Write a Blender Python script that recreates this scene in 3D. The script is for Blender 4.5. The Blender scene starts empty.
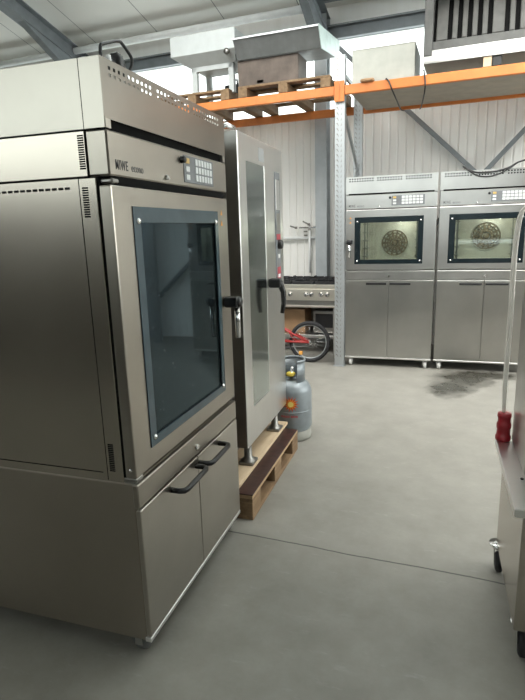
import bpy, bmesh, math, random
from mathutils import Vector, Matrix
random.seed(7)
PI = math.pi
C = bpy.context.scene.collection
A = math.radians(-3.387)                 # the building is turned a little against the ovens
BXv = Vector((math.cos(A), math.sin(A), 0)); BYv = Vector((-math.sin(A), math.cos(A), 0))
def W(bx, by, z=0.0): return BXv*bx + BYv*by + Vector((0, 0, z))

# ------------------------------------------------------------------ materials
def nt(name):
    m = bpy.data.materials.new(name); m.use_nodes = True
    t = m.node_tree; t.nodes.clear()
    out = t.nodes.new('ShaderNodeOutputMaterial')
    return m, t, out
def coords(t, scale=(1,1,1), kind='Object'):
    tc = t.nodes.new('ShaderNodeTexCoord'); mp = t.nodes.new('ShaderNodeMapping')
    mp.inputs['Scale'].default_value = scale
    t.links.new(tc.outputs[kind], mp.inputs[0]); return mp.outputs[0]
def noise(t, vec, scale, detail=4, rough=.55):
    n = t.nodes.new('ShaderNodeTexNoise'); n.inputs['Scale'].default_value = scale
    n.inputs['Detail'].default_value = detail; n.inputs['Roughness'].default_value = rough
    t.links.new(vec, n.inputs['Vector']); return n.outputs['Fac']
def ramp(t, fac, stops):
    r = t.nodes.new('ShaderNodeValToRGB'); e = r.color_ramp.elements
    while len(e) < len(stops): e.new(.5)
    for i, (p, c) in enumerate(stops):
        e[i].position = p; e[i].color = (*c, 1) if len(c) == 3 else c
    t.links.new(fac, r.inputs[0]); return r.outputs[0]
def math_(t, op, a, b=None, c=None):
    n = t.nodes.new('ShaderNodeMath'); n.operation = op
    for i, v in enumerate((a, b, c)):
        if v is None: continue
        if isinstance(v, (int, float)): n.inputs[i].default_value = v
        else: t.links.new(v, n.inputs[i])
    return n.outputs[0]
def mixc(t, fac, a, b, mode='MIX'):
    n = t.nodes.new('ShaderNodeMix'); n.data_type = 'RGBA'; n.blend_type = mode
    for s, v in ((0, fac), (6, a), (7, b)):
        if isinstance(v, (int, float)): n.inputs[s].default_value = v
        elif isinstance(v, tuple): n.inputs[s].default_value = (*v, 1)
        else: t.links.new(v, n.inputs[s])
    return n.outputs[2]
def bsdf(t, out, color, metal=0, rough=.5, spec=.5):
    b = t.nodes.new('ShaderNodeBsdfPrincipled')
    for k, v in (('Base Color', color), ('Metallic', metal), ('Roughness', rough)):
        if isinstance(v, (int, float)): b.inputs[k].default_value = v
        elif isinstance(v, tuple): b.inputs[k].default_value = (*v, 1)
        else: t.links.new(v, b.inputs[k])
    b.inputs['Specular IOR Level'].default_value = spec
    t.links.new(b.outputs[0], out.inputs[0]); return b
def bump(t, b, h, strength=.2, dist=.01):
    n = t.nodes.new('ShaderNodeBump'); n.inputs['Strength'].default_value = strength
    n.inputs['Distance'].default_value = dist
    t.links.new(h, n.inputs['Height']); t.links.new(n.outputs[0], b.inputs['Normal'])
def plain(name, col, rough=.5, metal=0, spec=.5, var=.12, vscale=9):
    m, t, out = nt(name); v = coords(t)
    n = noise(t, v, vscale)
    lo = tuple(c*(1-var) for c in col); hi = tuple(min(1, c*(1+var)) for c in col)
    bsdf(t, out, ramp(t, n, [(.3, lo), (.7, hi)]), metal, rough, spec); return m
def steel(name, col=(.6,.59,.575), rough=.3, stretch=(2,2,160), dirt=.25, metal=1.0):
    m, t, out = nt(name)
    v = coords(t, stretch); n1 = noise(t, v, 1.6, 3)
    n2 = noise(t, coords(t), 2.2, 5); n3 = noise(t, coords(t), 14, 5)
    dark = tuple(c*(1-dirt) for c in col)
    base = ramp(t, n2, [(.25, dark), (.7, col)])
    base = mixc(t, math_(t, 'MULTIPLY', ramp(t, n3, [(.45,(0,0,0)),(.85,(1,1,1))]), .07), base, (.34,.31,.27))
    r = math_(t, 'ADD', math_(t, 'MULTIPLY', n1, .015), math_(t, 'ADD', math_(t, 'MULTIPLY', n2, .08), rough-.045))
    b = bsdf(t, out, base, metal, r)
    return m
def wood(name, a, b_, rough=.7, axis=1):
    m, t, out = nt(name); s = [14, 14, 14]; s[axis] = 1.2
    n = noise(t, coords(t, tuple(s)), 2.5, 5); n2 = noise(t, coords(t), 5)
    c = mixc(t, .5, ramp(t, n, [(.3, a), (.7, b_)]), ramp(t, n2, [(.3, a), (.75, b_)]))
    b = bsdf(t, out, c, 0, rough, .3); bump(t, b, n, .3, .004); return m
def glass(name, tint, gloss=.14, refl=(.85,.95,1), rough=.03, ior=1.5, scratch=0):
    m, t, out = nt(name)
    tr = t.nodes.new('ShaderNodeBsdfTransparent'); tr.inputs[0].default_value = (*tint, 1)
    gl = t.nodes.new('ShaderNodeBsdfGlossy'); gl.inputs['Color'].default_value = (*refl, 1); gl.inputs['Roughness'].default_value = rough
    fr = t.nodes.new('ShaderNodeFresnel'); fr.inputs[0].default_value = ior
    f = math_(t, 'ADD', fr.outputs[0], gloss)
    mx = t.nodes.new('ShaderNodeMixShader'); t.links.new(f, mx.inputs[0])
    t.links.new(tr.outputs[0], mx.inputs[1]); t.links.new(gl.outputs[0], mx.inputs[2])
    last = mx.outputs[0]
    if scratch:
        df = t.nodes.new('ShaderNodeBsdfDiffuse'); df.inputs[0].default_value = (.42,.52,.55,1)
        n = noise(t, coords(t, (110,110,70)), 1.0, 2); n2 = noise(t, coords(t), 3)
        k = math_(t, 'ADD', math_(t, 'MULTIPLY', ramp(t, n, [(.7,(0,0,0)),(.76,(1,1,1))]), .3), math_(t, 'MULTIPLY', n2, scratch))
        m2 = t.nodes.new('ShaderNodeMixShader'); t.links.new(k, m2.inputs[0])
        t.links.new(last, m2.inputs[1]); t.links.new(df.outputs[0], m2.inputs[2]); last = m2.outputs[0]
    t.links.new(last, out.inputs[0]); return m

M = {}
M['steel'] = steel('brushed_steel')
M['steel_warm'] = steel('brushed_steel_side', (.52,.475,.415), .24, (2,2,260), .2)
M['steel_front'] = steel('brushed_steel_front', (.385,.355,.31), .3, (3,3,420), .2)  # near oven's front steel, darkened to imitate dimmer reflections
M['steel_front_dark'] = steel('brushed_steel_hood_front', (.3,.275,.24), .3, (3,3,420), .2)  # same metal as the hood sides, darkened as if less light reached it
M['steel_low'] = steel('brushed_steel_cabinet', (.5,.49,.465), .3, (3,3,300), .2)  # same steel, darkened to imitate reflections low on the far ovens
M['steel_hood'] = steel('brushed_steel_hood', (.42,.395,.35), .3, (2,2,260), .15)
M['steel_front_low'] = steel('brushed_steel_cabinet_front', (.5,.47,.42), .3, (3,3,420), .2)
M['steel_base'] = steel('shaded_steel_base', (.4,.36,.31), .38, (2,2,60), .12)  # same oven steel, darkened to imitate a dark floor reflected in it
M['steel_v'] = steel('brushed_steel_upright', (.58,.575,.56), .3, (150,150,2))
M['steel_bright'] = steel('clean_steel', (.76,.75,.73), .3, (3,3,120), .08)
M['steel_dark'] = steel('dull_steel', (.34,.33,.31), .4, (2,2,90), .35)
M['chrome'] = steel('chrome', (.8,.8,.8), .12, (4,4,4), .05)
M['galv'] = steel('galvanised_steel', (.5,.525,.54), .45, (9,9,9), .2, .75)
M['black'] = plain('black_plastic', (.012,.012,.013), .38)
M['dark'] = plain('dark_gap', (.006,.006,.006), .9, spec=.1)  # near-black fill standing for the shade inside gaps and slots
M['rubber'] = plain('grey_rubber', (.16,.16,.16), .6)
M['wheel'] = plain('pale_castor_wheel', (.55,.55,.53), .5)
M['tyre'] = plain('tyre_rubber', (.018,.018,.02), .75)
M['border'] = plain('enamelled_glass_border', (.008,.014,.017), .2, spec=.35)
M['border_teal'] = plain('teal_glass_border', (.04,.066,.08), .2, spec=.4)
M['cavity_dark'] = steel('dark_oven_cavity', (.07,.08,.085), .4, (3,3,3), .4, .7)
M['cavity_light'] = plain('pale_oven_cavity', (.66,.63,.56), .45, .3, var=.2, vscale=4)
M['fan_metal'] = plain('browned_fan_guard', (.2,.155,.1), .5, .5, var=.4, vscale=30)
M['glass_near'] = glass('dusty_door_glass', (.24,.33,.36), .0, (.5,.66,.74), scratch=.05)
M['glass_far'] = glass('clear_door_glass', (.8,.86,.82), .03, scratch=.03)
M['glass_tall'] = glass('smoked_door_glass', (.16,.21,.2), .4, (.86,.93,.91), .12)
M['filter'] = plain('dark_matte_filter', (.075,.073,.068), .65, 0, var=.2)  # plain dark matte grey for the slats
M['hood_dark'] = plain('dull_dark_hood_sheet', (.1,.1,.096), .55, .2, var=.2)
M['box_sheet'] = plain('pale_box_sheet', (.42,.425,.385), .45, .2, var=.08)
M['cooker'] = steel('warm_cooker_steel', (.8,.75,.67), .36, (120,2,2), .08)
M['keypad'] = plain('grey_keypad_film', (.17,.18,.19), .45)
M['key'] = plain('white_key', (.62,.64,.64), .4, var=.06)
M['key_yellow'] = plain('amber_key', (.55,.38,.13), .4)
M['orange_sticker'] = plain('orange_sticker', (.75,.36,.08), .5)
M['text'] = plain('dark_lettering', (.02,.02,.022), .5)
M['text_grey'] = plain('grey_lettering', (.12,.12,.12), .5)
M['pallet'] = wood('weathered_pallet_wood', (.12,.072,.04), (.33,.22,.125))
M['plank'] = wood('new_pale_timber', (.52,.38,.24), (.72,.57,.4), .6)
M['brownboard'] = plain('dark_brown_film_board', (.045,.02,.016), .35, var=.5, vscale=20)
M['ply_edge'] = wood('plywood_edge', (.3,.19,.1), (.55,.4,.24))
M['gas'] = plain('grey_gas_paint', (.25,.28,.3), .38, .3, var=.16, vscale=7)
M['gas_foot'] = plain('dull_foot_ring', (.27,.27,.24), .6)
M['yellow'] = plain('yellow_plastic', (.7,.52,.07), .45)
M['sun_red'] = plain('sun_red', (.62,.08,.02), .5)
M['sun_orange'] = plain('sun_orange', (.85,.3,.03), .5)
M['sun_yellow'] = plain('sun_yellow', (.95,.72,.2), .5)
M['red_text'] = plain('red_lettering', (.45,.03,.05), .5)
M['red'] = plain('red_bicycle_paint', (.33,.022,.02), .3)
M['red_plug'] = plain('red_plug_plastic', (.3,.012,.02), .35)
M['red_mark'] = plain('red_marking', (.36,.03,.05), .4)
M['white'] = plain('white_marking', (.8,.8,.8), .5)
M['cable_white'] = plain('off_white_cable', (.9,.84,.77), .5)
M['cardboard'] = plain('brown_cardboard', (.36,.22,.12), .8)
M['orange'] = plain('orange_beam_paint', (.64,.2,.045), .45, var=.1)
M['chip'] = plain('chipboard_shelf', (.45,.4,.33), .8, var=.08)
M['white_sheet'] = plain('white_painted_sheet', (.5,.53,.53), .45, var=.06)
M['grey_sheet'] = plain('grey_painted_sheet', (.2,.21,.21), .5, .3)
M['pale_sheet'] = plain('pale_green_galvanised_sheet', (.62,.74,.72), .4, .2)
M['rusty'] = plain('dirty_brown_sheet', (.11,.085,.07), .6, .2, var=.35, vscale=6)
M['structure_steel'] = plain('grey_structural_steel', (.2,.22,.235), .5, .2, var=.12)
M['column_steel'] = plain('pale_grey_column', (.4,.43,.45), .5, .1, var=.08)
M['pipe_white'] = plain('white_pipe_paint', (.8,.82,.82), .4, var=.05)
M['purlin'] = plain('galvanised_purlin', (.45,.46,.44), .5, .3, var=.1)
M['castiron'] = plain('cast_iron', (.015,.015,.017), .55)

def floor_mat():
    m, t, out = nt('power_floated_concrete')
    v = coords(t)
    n1 = noise(t, v, .8, 6, .6); n2 = noise(t, v, 5, 7, .65); n3 = noise(t, v, 60, 3)
    c = ramp(t, n1, [(.28,(.2,.19,.168)), (.72,(.315,.302,.272))])
    c = mixc(t, .45, c, ramp(t, n2, [(.3,(.185,.176,.155)), (.7,(.345,.331,.297))]))
    c = mixc(t, math_(t,'MULTIPLY', n3, .18), c, (.14,.135,.12))
    # pale scuffs
    sc = noise(t, coords(t, (3,9,1)), 2.2, 6, .7)
    c = mixc(t, math_(t,'MULTIPLY', ramp(t, sc, [(.6,(0,0,0)),(.72,(1,1,1))]), .28), c, (.42,.41,.385))
    # wet patch on the concrete beside the ovens
    sx = t.nodes.new('ShaderNodeSeparateXYZ'); t.links.new(v, sx.inputs[0])
    def blob(cx, cy, rx, ry):
        dx = math_(t,'DIVIDE', math_(t,'SUBTRACT', sx.outputs[0], cx), rx)
        dy = math_(t,'DIVIDE', math_(t,'SUBTRACT', sx.outputs[1], cy), ry)
        return math_(t,'SQRT', math_(t,'ADD', math_(t,'MULTIPLY',dx,dx), math_(t,'MULTIPLY',dy,dy)))
    d = math_(t,'MINIMUM', blob(-.12,5.1,.26,.36), math_(t,'MINIMUM', blob(.0,5.45,.34,.34), blob(.2,5.66,.5,.2)))
    d = math_(t,'ADD', d, math_(t,'MULTIPLY', math_(t,'SUBTRACT', noise(t, v, 7, 5, .7), .5), 1.7))
    wet = ramp(t, d, [(.45,(1,1,1)), (1.0,(0,0,0))])
    c = mixc(t, math_(t,'MULTIPLY', wet, .93), c, (.04,.038,.03))
    # saw-cut joint across the hall
    jw = math_(t,'ADD', sx.outputs[1], math_(t,'MULTIPLY', math_(t,'SUBTRACT', noise(t, v, 2.5, 4), .5), .035))
    j = math_(t,'LESS_THAN', math_(t,'ABSOLUTE', math_(t,'SUBTRACT', jw, 2.207)), .0045)
    c = mixc(t, math_(t,'MULTIPLY', j, .85), c, (.05,.05,.048))
    r = math_(t,'SUBTRACT', math_(t,'ADD', math_(t,'MULTIPLY', n2, .22), .36), math_(t,'MULTIPLY', wet, .2))
    b = bsdf(t, out, c, 0, r, .45); bump(t, b, n2, .12, .004); return m
M['floor'] = floor_mat()
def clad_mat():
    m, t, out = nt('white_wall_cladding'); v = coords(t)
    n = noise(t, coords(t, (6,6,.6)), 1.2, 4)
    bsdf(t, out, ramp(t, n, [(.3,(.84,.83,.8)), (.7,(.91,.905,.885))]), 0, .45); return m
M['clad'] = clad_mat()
def ceil_mat():
    m, t, out = nt('pale_roof_panels'); v = coords(t)
    sx = t.nodes.new('ShaderNodeSeparateXYZ'); t.links.new(v, sx.inputs[0])
    fr = math_(t,'FRACT', math_(t,'ADD', sx.outputs[0], .12))
    line = math_(t,'LESS_THAN', fr, .012)
    n = noise(t, v, .7, 3)
    c = mixc(t, line, ramp(t, n, [(.3,(.74,.73,.69)), (.7,(.8,.79,.75))]), (.28,.28,.27))
    bsdf(t, out, c, 0, .5); return m
M['ceil'] = ceil_mat()
def rack_post_mat(): return M['galv']
def window_mat(name='translucent_window_sheet', k=1):
    m, t, out = nt(name)
    tr = t.nodes.new('ShaderNodeBsdfTransparent'); tr.inputs[0].default_value = (.9*k,.95*k,.95*k,1)
    tl = t.nodes.new('ShaderNodeBsdfTranslucent'); tl.inputs[0].default_value = (.9*k,.95*k,.95*k,1)
    mx = t.nodes.new('ShaderNodeMixShader'); n = noise(t, coords(t), 3)
    t.links.new(math_(t,'ADD', math_(t,'MULTIPLY', n, .15), .3), mx.inputs[0])
    t.links.new(tr.outputs[0], mx.inputs[1]); t.links.new(tl.outputs[0], mx.inputs[2]); t.links.new(mx.outputs[0], out.inputs[0])
    return m
M['window'] = window_mat(); M['window_dim'] = window_mat('dimmed_window_sheet', .5)  # second sheet is a dimmed copy that lets less light in
M['light_blocker'] = plain('dark_light_blocker', (.09,.085,.075), .7)
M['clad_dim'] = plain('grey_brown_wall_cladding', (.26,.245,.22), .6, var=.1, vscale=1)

# ------------------------------------------------------------------ mesh helpers
class MB:
    def __init__(s): s.bm = bmesh.new(); s.mi = 0
    def _take(s, t):
        for f in t.faces: f.material_index = s.mi
        me = bpy.data.meshes.new('t'); t.to_mesh(me); t.free(); s.bm.from_mesh(me); bpy.data.meshes.remove(me)
    def box(s, x0, x1, y0, y1, z0, z1, bev=0, seg=1, mat=None):
        t = bmesh.new(); bmesh.ops.create_cube(t, size=1)
        for v in t.verts:
            v.co = Vector(((x0+x1)/2+v.co.x*(x1-x0), (y0+y1)/2+v.co.y*(y1-y0), (z0+z1)/2+v.co.z*(z1-z0)))
        if bev: bmesh.ops.bevel(t, geom=t.edges[:], offset=bev, segments=seg, affect='EDGES', profile=.5)
        if mat is not None: bmesh.ops.transform(t, matrix=mat, verts=t.verts)
        s._take(t); return s
    def bar(s, a, b, w, d, bev=0):            # square bar from a to b
        a = Vector(a); b = Vector(b); L = (b-a).length
        q = (b-a).to_track_quat('Z', 'Y').to_matrix().to_4x4()
        return s.box(-w/2, w/2, -d/2, d/2, 0, L, bev, 1, Matrix.Translation(a) @ q)
    def tube(s, pts, r, n=10, closed=False, caps=True):
        pts = [Vector(p) for p in pts]; t = bmesh.new(); rings = []
        rs = r if isinstance(r, (list, tuple)) else [r]*len(pts)
        N = len(pts); ref = None
        for i, p in enumerate(pts):
            if closed: d = (pts[(i+1)%N]-pts[i-1])
            else: d = pts[min(i+1,N-1)]-pts[max(i-1,0)]
            d.normalize()
            if ref is None: ref = d.orthogonal().normalized()
            ref = (ref - d*ref.dot(d))
            if ref.length < 1e-5: ref = d.orthogonal()
            ref.normalize(); o = d.cross(ref)
            rings.append([t.verts.new(p + (ref*math.cos(2*PI*k/n)+o*math.sin(2*PI*k/n))*rs[i]) for k in range(n)])
        for i in range(N if closed else N-1):
            a, b = rings[i], rings[(i+1)%N]
            for k in range(n):
                f = t.faces.new((a[k], a[(k+1)%n], b[(k+1)%n], b[k])); f.smooth = True
        if caps and not closed:
            t.faces.new(rings[0][::-1]); t.faces.new(rings[-1])
        bmesh.ops.recalc_face_normals(t, faces=t.faces); s._take(t); return s
    def lathe(s, prof, n=32, mat=None, smooth=True, a0=0, a1=2*PI):
        t = bmesh.new(); full = abs(a1-a0-2*PI) < 1e-6; cols = []
        m = n if full else n+1
        for k in range(m):
            a = a0+(a1-a0)*k/n
            cols.append([t.verts.new((r*math.cos(a), r*math.sin(a), z)) for r, z in prof])
        for k in range(n):
            a, b = cols[k], cols[(k+1) % m]
            for i in range(len(prof)-1):
                try: f = t.faces.new((a[i], b[i], b[i+1], a[i+1])); f.smooth = smooth
                except ValueError: pass
        bmesh.ops.remove_doubles(t, verts=t.verts, dist=1e-5)
        bmesh.ops.recalc_face_normals(t, faces=t.faces)
        if mat is not None: bmesh.ops.transform(t, matrix=mat, verts=t.verts)
        s._take(t); return s
    def prism(s, poly, h0, h1, axis='z', bev=0):   # extruded outline
        t = bmesh.new()
        def P(u, v, w): return {'z': (u, v, w), 'y': (u, w, v), 'x': (w, u, v)}[axis]
        a = [t.verts.new(P(u, v, h0)) for u, v in poly]; b = [t.verts.new(P(u, v, h1)) for u, v in poly]
        t.faces.new(a); t.faces.new(b[::-1])
        for i in range(len(poly)):
            j = (i+1) % len(poly); t.faces.new((a[i], b[i], b[j], a[j]))
        bmesh.ops.recalc_face_normals(t, faces=t.faces)
        if bev: bmesh.ops.bevel(t, geom=t.edges[:], offset=bev, segments=1, affect='EDGES')
        s._take(t); return s
    def poly(s, pts, double=None):
        t = bmesh.new(); t.faces.new([t.verts.new(p) for p in pts]); s._take(t); return s
    def build(s, name, mat, parent=None, loc=None, rot=None, label=None):
        me = bpy.data.meshes.new(name); s.bm.to_mesh(me); s.bm.free()
        for m in (mat if isinstance(mat, (list, tuple)) else [mat]): me.materials.append(m)
        o = bpy.data.objects.new(name, me); C.objects.link(o)
        if parent: o.parent = parent
        if loc is not None: o.location = loc
        if rot is not None: o.rotation_euler = rot
        if label: o['label'] = label
        return o
def tag(o, label, cat, group=None):
    o['label'] = label; o['category'] = cat
    if group: o['group'] = group
    return o
def thing(name, label, cat, loc=(0,0,0), rz=0, group=None):
    o = bpy.data.objects.new(name, None); C.objects.link(o); o.empty_display_size = .1
    o.location = loc; o.rotation_euler = (0,0,rz); return tag(o, label, cat, group)
def bthing(name, label, cat, bx, by, z=0, group=None): return thing(name, label, cat, W(bx,by,z), A, group)
def struct(o): o['kind'] = 'structure'; return o
def copy_tree(o, parent=None):
    c = o.copy(); C.objects.link(c)
    if parent: c.parent = parent
    for ch in list(o.children): copy_tree(ch, c)
    return c
def rotx(a): return Matrix.Rotation(a, 4, 'X')
def text_mesh(name, body, size, mat, parent, loc, rot, bold=0, sx=1, spacing=1):
    cu = bpy.data.curves.new(name, 'FONT'); cu.body = body; cu.size = size; cu.extrude = .0004
    cu.offset = bold; cu.space_character = spacing
    tmp = bpy.data.objects.new('tmp', cu); C.objects.link(tmp)
    bpy.context.view_layer.update()
    me = bpy.data.meshes.new_from_object(tmp.evaluated_get(bpy.context.evaluated_depsgraph_get()))
    bpy.data.objects.remove(tmp); bpy.data.curves.remove(cu)
    me.transform(Matrix.Diagonal((sx,1,1,1))); me.materials.clear(); me.materials.append(mat)
    o = bpy.data.objects.new(name, me); C.objects.link(o); o.parent = parent; o.location = loc; o.rotation_euler = rot
    return o

# ------------------------------------------------------------------ the hall
XL, XR, YF, YB = -8.0, 5.0, -5.0, 7.05      # hall in its own axes
SL = math.tan(math.radians(14.2)); ZE = 4.12
def roofz(by): return ZE + (YB-by)*SL
Z0 = (0,0,A)
struct(MB().box(XL-.2, XR+.2, YF-.2, YB+.2, -.12, 0).build('floor', M['floor'], rot=Z0))
def ribbed(x0, x1, z0, z1, y, pitch=.1):
    b = MB(); t = bmesh.new(); x = x0; pts = []
    while x < x1-1e-6:
        pts += [(x, y), (x+pitch*.74, y), (x+pitch*.82, y+.012), (x+pitch*.92, y+.012)]
        x += pitch
    pts.append((x1, y))
    lo = [t.verts.new((px, py, z0)) for px, py in pts]; hi = [t.verts.new((px, py, z1)) for px, py in pts]
    for i in range(len(pts)-1): t.faces.new((lo[i], lo[i+1], hi[i+1], hi[i]))
    b._take(t); return b
WZ0, WZ1 = 2.93, 3.74                        # strip window in the back wall
b = ribbed(XL, XR, 0, WZ0, YB); b.box(XL, XR, YB+.013, YB+.12, 0, WZ0-.01)
for (x0, x1, z0, z1) in ((XL, XR, WZ1, ZE+.02),): b.box(x0, x1, YB, YB+.12, z0, z1)
struct(b.build('wall_back', M['clad'], rot=Z0))
b = MB().box(XL, XR, YB+.05, YB+.06, WZ0, WZ1)
struct(b.build('window_1', M['window'], rot=Z0))
b = MB(); b.box(XL-.12, XL, YF, YB+.12, 0, 1.9); b.box(XL-.12, XL, YF, YB+.12, 3.9, 7.2); b.box(XL-.12, XL, .5, YB+.12, 1.9, 3.9); b.box(XL-.12, XL, YF, -4.6, 1.9, 3.9)
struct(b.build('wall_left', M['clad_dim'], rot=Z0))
struct(MB().box(XL-.06, XL-.05, -4.6, .5, 1.9, 3.9).build('window_3', M['window'], rot=Z0))
# right wall with a large window toward the back, front wall with a high one
b = MB(); b.box(XR, XR+.12, YF, YB+.12, 0, 1.0); b.box(XR, XR+.12, YF, 1.2, 1.0, 7.2); b.box(XR, XR+.12, 6.4, YB+.12, 1.0, 7.2); b.box(XR, XR+.12, 1.2, 6.4, 3.9, 7.2)
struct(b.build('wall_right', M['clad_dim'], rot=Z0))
b = MB().box(XR+.05, XR+.06, 1.2, 6.4, 1.0, 3.9); struct(b.build('window_2', M['window'], rot=Z0))
b = MB(); b.box(XL, XR, YF-.12, YF, 0, 2.3); b.box(XL, XR, YF-.12, YF, 4.6, 7.4); b.box(2, XR, YF-.12, YF, 2.3, 4.6)
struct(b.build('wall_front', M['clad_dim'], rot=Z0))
b = MB().box(XL, 2, YF-.07, YF-.06, 2.3, 4.6); struct(b.build('window_6', M['window'], rot=Z0))
struct(MB().box(XL, .4, -2.1, -2.0, 0, 2.0).build('light_blocking_wall', M['light_blocker'], rot=Z0))   # unseen low wall added behind the viewer to shade the foreground floor
# roof with two skylights over the aisle
SKY = [(-3.4, -1.6, 2.2, 4.6), (-.4, 2.6, 2.2, 6.2)]
def roof_patch(b, x0, x1, y0, y1, th=.1):
    t = bmesh.new(); vs = []
    for z in (0, th):
        for x, y in ((x0,y0),(x1,y0),(x1,y1),(x0,y1)): vs.append(t.verts.new((x, y, roofz(y)+z)))
    for f in ((0,1,2,3),(4,5,6,7),(0,1,5,4),(1,2,6,5),(2,3,7,6),(3,0,4,7)): t.faces.new([vs[i] for i in f])
    bmesh.ops.recalc_face_normals(t, faces=t.faces); b._take(t)
b = MB()
roof_patch(b, XL, XR, YF-.12, 2.2); roof_patch(b, XL, XR, 6.2, YB+.12)
roof_patch(b, -3.4, -1.6, 4.6, 6.2)
for xa, xb in ((XL,-3.4),(-1.6,-.4),(2.6,XR)): roof_patch(b, xa, xb, 2.2, 6.2)
struct(b.build('ceiling', M['ceil'], rot=Z0))
for k, (xa, xb, ya, yb) in enumerate(SKY):
    b = MB(); roof_patch(b, xa, xb, ya, yb, .02); struct(b.build('window_%d' % (4+k), M['window'], rot=Z0))

# steel frame: columns, rafters, purlins, eave beam, wall bracing
def isec(b, cx, y0, y1, z0f, z1f, flange=.16, tf=.012):    # sloping I-beam along the hall, z0f/z1f = underside/top at y
    for (xa, xb, lo, hi) in ((cx-flange/2, cx+flange/2, 0, tf), (cx-flange/2, cx+flange/2, -tf, 0), (cx-.006, cx+.006, None, None)):
        t = bmesh.new(); vs = []
        for y in (y0, y1):
            zb, zt = z0f(y), z1f(y)
            if lo is None: za, zc = zb, zt
            elif lo == 0: za, zc = zb, zb+tf
            else: za, zc = zt-tf, zt
            for x, z in ((xa,za),(xb,za),(xb,zc),(xa,zc)): vs.append(t.verts.new((x,y,z)))
        for f in ((0,1,2,3),(4,5,6,7),(0,1,5,4),(1,2,6,5),(2,3,7,6),(3,0,4,7)): t.faces.new([vs[i] for i in f])
        bmesh.ops.recalc_face_normals(t, faces=t.faces); b._take(t)
cols = (-5.35, -1.83, 1.69)
for cx in cols:
    b = MB()
    b.box(cx-.075, cx+.075, YB-.2, YB-.188, 0, 4.0); b.box(cx-.075, cx+.075, YB-.03, YB-.018, 0, 4.0); b.box(cx-.006, cx+.006, YB-.19, YB-.02, 0, 4.0)
    o = struct(b.build('steel_column', M['column_steel'], rot=Z0))
    b = MB(); isec(b, cx, YF, YB-.02, lambda y: roofz(y)-.34, lambda y: roofz(y)-.13)
    # haunch under the rafter
    b.prism([(YB-.2, roofz(YB-.2)-.34), (YB-.2, roofz(YB-.2)-.62), (YB-1.3, roofz(YB-1.3)-.34)], cx-.05, cx+.05, 'x')
    struct(b.build('roof_rafter', M['structure_steel'], rot=Z0))
for by in (1.2, -.1, -1.3, -2.4, -3.6):
    b = MB(); z = roofz(by)
    b.box(XL, XR, by-.035, by+.035, z-.13, z-.118); b.box(XL, XR, by-.035, by-.028, z-.13, z-.005); b.box(XL, XR, by-.035, by+.035, z-.016, z-.004)
    struct(b.build('roof_purlin', M['purlin'], rot=Z0))
b = MB(); b.box(XL, XR, YB-.09, YB-.005, WZ1, WZ1+.02); b.box(XL, XR, YB-.03, YB-.012, WZ1, WZ1+.16); b.box(XL, XR, YB-.09, YB-.005, WZ1+.14, WZ1+.16)
struct(b.build('eave_beam', M['structure_steel'], rot=Z0))
b = MB(); b.box(XL, XR, YB-.02, YB-.002, WZ0-.04, WZ0+.02); struct(b.build('trim_1', M['column_steel'], rot=Z0))
# wall bracing between the columns (two flat bars that cross)
for (a_, b_) in (((-1.75, 3.79), (2.42, -.2)), ((2.42, 4.0), (-1.75, .03))):
    pass
def brace(p, q, yy, name='wall_brace'):
    struct(MB().bar((p[0],yy,p[1]), (q[0],yy,q[1]), .07, .05).build(name, M['structure_steel'], rot=Z0))
brace((-1.75, 3.75), (1.6, .57), YB-.07)
brace((1.75, 3.9), (-1.3, .55), YB-.125)
# long conduit below the roof sheets
for by in (6.72, 6.4):
    z = roofz(by)
    struct(MB().box(-1.75, XR, by-.03, by+.03, z-.14, z-.125).box(-1.75, XR, by-.03, by-.022, z-.14, z-.01).build('roof_purlin', M['structure_steel'], rot=Z0))
o = MB().tube([(XL,6.72,roofz(6.72)-.17),(-1.9,6.72,roofz(6.72)-.17)], .045, 12).build('roof_pipe', M['pipe_white'], rot=Z0)
struct(o)

# ------------------------------------------------------------------ deck ovens
def ring(b, x0, x1, z0, z1, ix0, ix1, iz0, iz1, y0, y1, bev=.004):
    t = bmesh.new()
    def loop(xa, xb, za, zc, y): return [t.verts.new((x, y, z)) for x, z in ((xa,za),(xb,za),(xb,zc),(xa,zc))]
    of, ob = loop(x0,x1,z0,z1,y0), loop(x0,x1,z0,z1,y1); inf, inb = loop(ix0,ix1,iz0,iz1,y0), loop(ix0,ix1,iz0,iz1,y1)
    for k in range(4):
        q = (k+1) % 4
        for f in ((of[k],of[q],inf[q],inf[k]), (ob[k],ob[q],inb[q],inb[k]), (of[k],of[q],ob[q],ob[k]), (inf[k],inf[q],inb[q],inb[k])): t.faces.new(f)
    bmesh.ops.recalc_face_normals(t, faces=t.faces)
    if bev:
        es = [e for e in t.edges if not ({e.verts[0], e.verts[1]} & set(of) and {e.verts[0], e.verts[1]} & set(inf)) and not ({e.verts[0], e.verts[1]} & set(ob) and {e.verts[0], e.verts[1]} & set(inb))]
        bmesh.ops.bevel(t, geom=es, offset=bev, segments=2, affect='EDGES', profile=.5)
    b._take(t)
def perforated(b, x0, x1, z0, z1, y, holes_x, hw, rows, th=.0015):
    # sheet with real slots: rows = list of (za, zb)
    zs = [z0]
    for a_, c_ in rows: zs += [a_, c_]
    zs.append(z1)
    for k in range(0, len(zs)-1, 2): b.box(x0, x1, y, y+th, zs[k], zs[k+1])
    for a_, c_ in rows:
        xs = [x0]
        for hx in holes_x: xs += [hx-hw/2, hx+hw/2]
        xs.append(x1)
        for i in range(0, len(xs), 2): b.box(xs[i], xs[i+1], y, y+th, a_-.0002, c_+.0002)

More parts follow.
